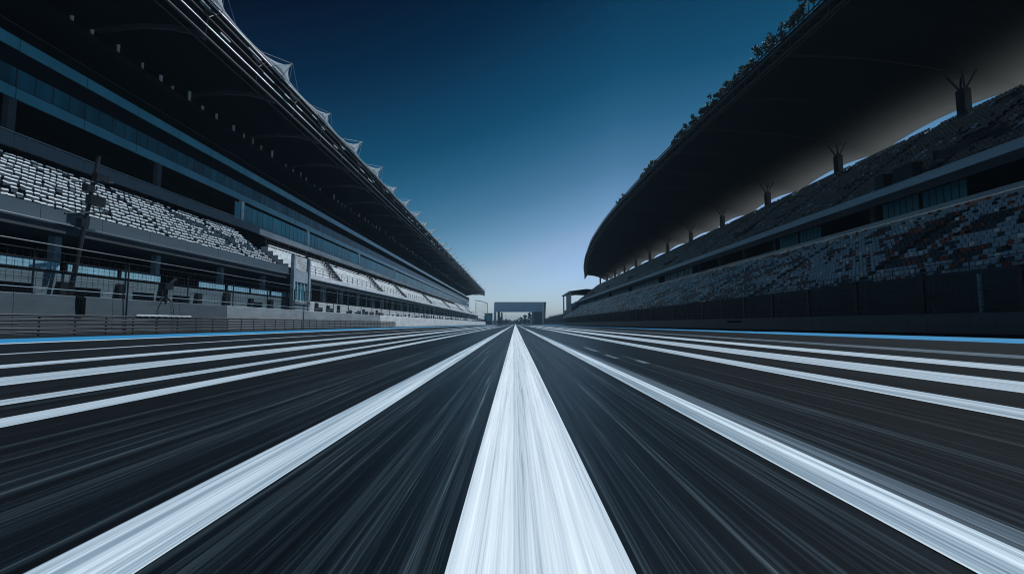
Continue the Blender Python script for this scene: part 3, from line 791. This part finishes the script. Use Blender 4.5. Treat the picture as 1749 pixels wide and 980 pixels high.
# ---------------------------------------------------------------- second stand beyond it
Q = thing("grandstand", (40, 340, 0), "smaller distant grandstand with a slanted flat roof and pale stair block past the big canopy", "grandstand")
q = lambda name, mb, mats, smooth=False: g(name, mb, mats, Q, smooth)
q("seating_steps", MB().prism([(28.6, 0), (28.6, 3.6), (30, 3.6), (30, 4.4), (31.4, 4.4), (31.4, 5.2), (33, 5.2), (33, 6.1), (35, 6.1), (35, 7.2), (37, 7.2), (37, 8.2), (40, 8.2), (40, 0)], 301, 520), "dark_concrete")
q("rear_block", MB().prism([(42, 0), (42, 12), (44, 12), (44, 15.0), (48, 17), (56, 17), (56, 0)], 302, 400), "dark_concrete")
q("roof", MB().prism([(35.5, 21.2), (35.5, 21.8), (46, 23.2), (58, 22.6), (58, 22.0), (46, 22.4)], 303, 356), "roof_dark")
b = MB(); b.box(35.3, 35.55, 303, 356, 21.1, 21.95); q("roof_fascia", b, "grey_clad")
b = MB(); b.box(35.8, 38.6, 322, 328, 4, 20.6); q("stair_block", b, "membrane")
for yy in (352, 330, 308): b = MB(); b.box(36.0, 36.9, yy, yy + 1.2, 4, 21.1); q("column", b, "pale_concrete")
b = MB(); b.box(38.8, 39.0, 303, 356, 12, 14.5); q("glazing", b, "spandrel")
b = MB()
for z in (8.7, 9.2): b.tube([(37.2, 301, z), (37.2, 520, z)], .06, 5)
for k in range(73): b.box(37.17, 37.23, 301 + 3 * k, 301.1 + 3 * k, 8.2, 9.2)
q("railing", b, "dark_metal")
b = MB(); b.box(42.1, 55.9, 301, 520, 0, 1); q("plinth", b, "dark_concrete")

# ================================================================ the bridge across the straight
BR = thing("bridge", (4, 432, 0), "dark blue-grey box bridge spanning the straight in the distance", "bridge")
b = MB(); b.box(-17.5, 24.5, 428, 438, 11.6, 20.0); g("span", b, "bridge", BR)
b = MB(); b.box(-18.6, 28.5, 427.4, 438.6, 20.0, 20.5); g("roof", b, "grey_clad", BR)
for x0, x1, m in ((-19.4, -17.6, "bridge"), (24.6, 26.2, "membrane")):
    b = MB(); b.box(x0, x1, 427.8, 438.2, 0, 19.98); g("pier", b, m, BR)
b = MB(); b.box(-16.2, -14.2, 429, 437, 0, 11.6); g("pier", b, "dark_concrete", BR)
b = MB(); b.box(15.2, 17.4, 429, 437, 0, 11.6); g("pier", b, "spandrel", BR)
b = MB(); b.box(17.4, 24.6, 430, 437, 0, 11.6); g("stair_block", b, "dark_concrete", BR)
b = MB(); b.prism([(26.4, 0), (27.2, 0), (28.3, 20), (26.4, 20)], 429, 433); g("pylon", b, "grey_clad", BR)

PB = thing("pit_exit_building", (-25, 415, 0), "dark low glazed cabin beside the bridge's near pier", "cabin")
b = MB(); b.box(-27, -20.5, 412, 424, 0, 9.6); g("wall", b, "dark_concrete", PB)
b = MB(); b.box(-25.5, -21.5, 411.8, 412, 3.5, 8.6); g("window", b, "spandrel", PB)
b = MB(); b.box(-27.3, -20.2, 411.5, 424.5, 9.6, 10.0); g("roof", b, "dark_metal", PB)

PF = thing("portal_frame", (-27, 385, 0), "thin pale portal frame with netting past the end of the sunlit roof", "frame")
for x in (-33.5, -23.6): b = MB(); b.tube([(x, 398, 0), (x, 398, 19.2 if x < -30 else 18.0)], .22, 6); g("post", b, "grey_clad", PF)
b = MB(); b.tube([(-34.5, 398, 20.6), (-29, 398, 19.8), (-23.6, 398, 18)], .3, 6); g("beam", b, "dark_metal", PF)
b = MB()
for k in range(12): b.tube([(-33.3 + .8 * k, 398, 8), (-33.3 + .8 * k, 398, 18)], .04, 4)
for k in range(8): b.tube([(-33.3, 398, 9 + k * 1.2), (-23.8, 398, 9 + k * 1.2)], .04, 4)
g("netting", b, "steel", PF)

# lamp posts and poles far down the straight
for (x, y, hh, lab) in ((-11, 560, 11, "slim distant pole in the opening under the bridge"), (1.5, 760, 14, "very thin distant mast near the vanishing point, under the bridge"), (22.8, 410, 12, "thin pale lamp post in front of the bridge's pale pier")):
    t = thing("lamp_post", (x, y, 0), lab, "lamp post")
    b = MB(); b.tube([(x, y, 0), (x, y, hh)], .16, 6, r1=.1); g("pole", b, "grey_clad", t)
    b = MB(); b.box(x - 1.1, x + .2, y - .25, y + .25, hh, hh + .25); g("lamp_head", b, "grey_clad", t)

# trees under and beyond the bridge
def tree(x, y, hh, w, lab, seed, thin=False):
    rr = random.Random(seed); t = thing("tree", (x, y, 0), lab, "tree", "distant trees beyond the bridge")
    b = MB(); b.tube([(x, y, -.1), (x + rr.gauss(0, .2), y, hh * .5), (x, y, hh * .9)], .035 * hh, 7, r1=.06)
    for k in range(6):
        z = hh * rr.uniform(.3, .8); a = rr.uniform(0, 6.28)
        b.tube([(x, y, z), (x + w * .6 * math.cos(a), y + w * .6 * math.sin(a), z + hh * .14)], .09, 5, r1=.03)
    g("trunk", b, "bark", t); pts = []
    for k in range(26):
        u = rr.uniform(.22, 1); a = rr.uniform(0, 6.28)
        rad = w * (1.05 - u) * rr.uniform(.3, 1) if not thin else w * .5 * rr.random()
        if not thin and rr.random() < .5: rad = w * math.sin(math.pi * min(1, u * .9)) * rr.uniform(.2, 1)
        pts.append((x + rad * math.cos(a), y + rad * math.sin(a), hh * u, w * .26))
    leaf_mesh("crown", pts, .55, 45, rr, t)
tree(-12.6, 446, 11.0, 1.6, "narrow dark tree beside the bridge's dark pier", 1, True)
tree(13.6, 452, 11.0, 3.6, "tall dark tree just behind the bridge, next to its blue pier", 2)
tree(10.0, 480, 9.2, 3.4, "broad dark tree second from the blue pier", 3)
tree(19.5, 455, 10.5, 3.6, "dark tree hidden partly by the bridge's stair block", 4)
tree(6.5, 520, 7.4, 3.2, "mid-height tree sloping down towards the open straight", 5)
tree(3.4, 580, 6.0, 3.2, "small rounded tree, last before the gap of sky", 6)
tree(-10.5, 540, 6.0, 3.0, "low bushy tree beyond the dark pier, open side", 7)
tree(-16.0, 520, 8.0, 3.0, "dark tree behind the bridge's outermost pier", 8)
b = MB(); rr = random.Random(9)
for k in range(900):
    x = rr.uniform(-420, 420); y = 900 + rr.uniform(-60, 120); s = rr.uniform(2.2, 5.2)
    for q in range(8):
        c = Vector((x + rr.gauss(0, s * .6), y + rr.gauss(0, s * .6), abs(rr.gauss(s * .7, s * .4)))); a = Vector((rr.gauss(0, 1), rr.gauss(0, .3), rr.gauss(0, 1))).normalized() * s * .6
        e = a.cross(Vector((0, 1, 0))).normalized() * s * .5
        b.add([c - a, c + e, c + a, c - e], [(0, 1, 2, 3)])
tag(put("treeline", b, "hill"), "hazy far treeline along the horizon", None, None, "stuff")

# ================================================================ air, light, sky, camera
hz = MB(); hz.box(-2700, 2700, -320, 3050, -1.5, 38)
me = bpy.data.meshes.new("haze"); me.from_pydata(hz.v, [], hz.f)
hm = bpy.data.materials.new("haze_air"); hm.use_nodes = True; nt = hm.node_tree; nt.nodes.clear()
out = nt.nodes.new("ShaderNodeOutputMaterial"); pv = nt.nodes.new("ShaderNodeVolumePrincipled")
pv.inputs["Color"].default_value = (.48, .76, 1.0, 1); pv.inputs["Density"].default_value = .00026; pv.inputs["Anisotropy"].default_value = .0
nt.links.new(pv.outputs[0], out.inputs["Volume"]); me.materials.append(hm)
ho = link("haze", me); tag(ho, "thin pale air haze over the circuit", None, None, "stuff")

SUNV = Vector((.32, .20, .92)).normalized()
el = math.asin(SUNV.z); az = math.atan2(SUNV.x, SUNV.y)
sl = bpy.data.lights.new("sun", "SUN"); sl.energy = 4.2; sl.angle = R(.53); sl.color = (.82, .92, 1.0)
so = link("sun", sl); so.rotation_euler = (-SUNV).to_track_quat("-Z", "Y").to_euler()

w = bpy.data.worlds.new("World"); S.world = w; w.use_nodes = True; nt = w.node_tree
N, L = nt.nodes.new, nt.links.new
bg = nt.nodes["Background"]
sky = N("ShaderNodeTexSky"); sky.sky_type = "NISHITA"; sky.sun_disc = False; sky.sun_elevation = el; sky.sun_rotation = az
sky.altitude = 300; sky.air_density = 1.0; sky.dust_density = 1.2; sky.ozone_density = 4.0
tc = N("ShaderNodeTexCoord"); sx = N("ShaderNodeSeparateXYZ"); L(tc.outputs["Generated"], sx.inputs[0])
# polarised look: the blue deepens quickly away from the horizon
cr = N("ShaderNodeValToRGB"); e = cr.color_ramp.elements
e[0].position = 0; e[0].color = (1.05, 1.14, 1.33, 1); e[1].position = 1; e[1].color = (.001, .010, .025, 1)
for p, c in ((.06, (1.04, 1.13, 1.31, 1)), (.127, (.95, 1.0, 1.05, 1)), (.18, (.62, .82, .86, 1)), (.25, (.32, .58, .62, 1)), (.33, (.12, .40, .45, 1)), (.41, (.03, .25, .31, 1)), (.57, (.004, .08, .13, 1)), (.68, (.002, .022, .05, 1))):
    k = e.new(p); k.color = c
# polarisation tilts the band: darker away from the sun's side
sc = N("ShaderNodeVectorMath"); sc.operation = "DOT_PRODUCT"; sc.inputs[1].default_value = (-.34, 0, 1)
mn = N("ShaderNodeVectorMath"); mn.operation = "MINIMUM"; mn.inputs[1].default_value = (.2, 2, 2)
L(tc.outputs["Generated"], mn.inputs[0]); L(mn.outputs["Vector"], sc.inputs[0])
L(sc.outputs["Value"], cr.inputs[0])
mx = N("ShaderNodeMix"); mx.data_type = "RGBA"; mx.blend_type = "MULTIPLY"; mx.inputs["Factor"].default_value = 1
L(sky.outputs[0], mx.inputs["A"]); L(cr.outputs[0], mx.inputs["B"]); L(mx.outputs["Result"], bg.inputs["Color"])
bg.inputs["Strength"].default_value = .10

cam = bpy.data.cameras.new("camera"); co = link("camera", cam, None, (0, 0, .6)); S.camera = co
cam.sensor_width = 36; cam.lens = 36 * FPX / 1749; cam.clip_start = .05; cam.clip_end = 8000
co.rotation_euler = (math.pi / 2 + PITCH, 0, math.atan(5.5 / FPX))

S.view_settings.view_transform = "Standard"; S.view_settings.look = "None"; S.view_settings.gamma = 1
S.view_settings.exposure = 0; S.view_settings.use_curve_mapping = False
S.cycles.filter_width = 1.1; S.cycles.use_denoising = True; S.cycles.max_bounces = 6; S.cycles.diffuse_bounces = 3; S.cycles.glossy_bounces = 3
S.cycles.volume_bounces = 0; S.cycles.sample_clamp_indirect = 4; S.cycles.use_adaptive_sampling = True
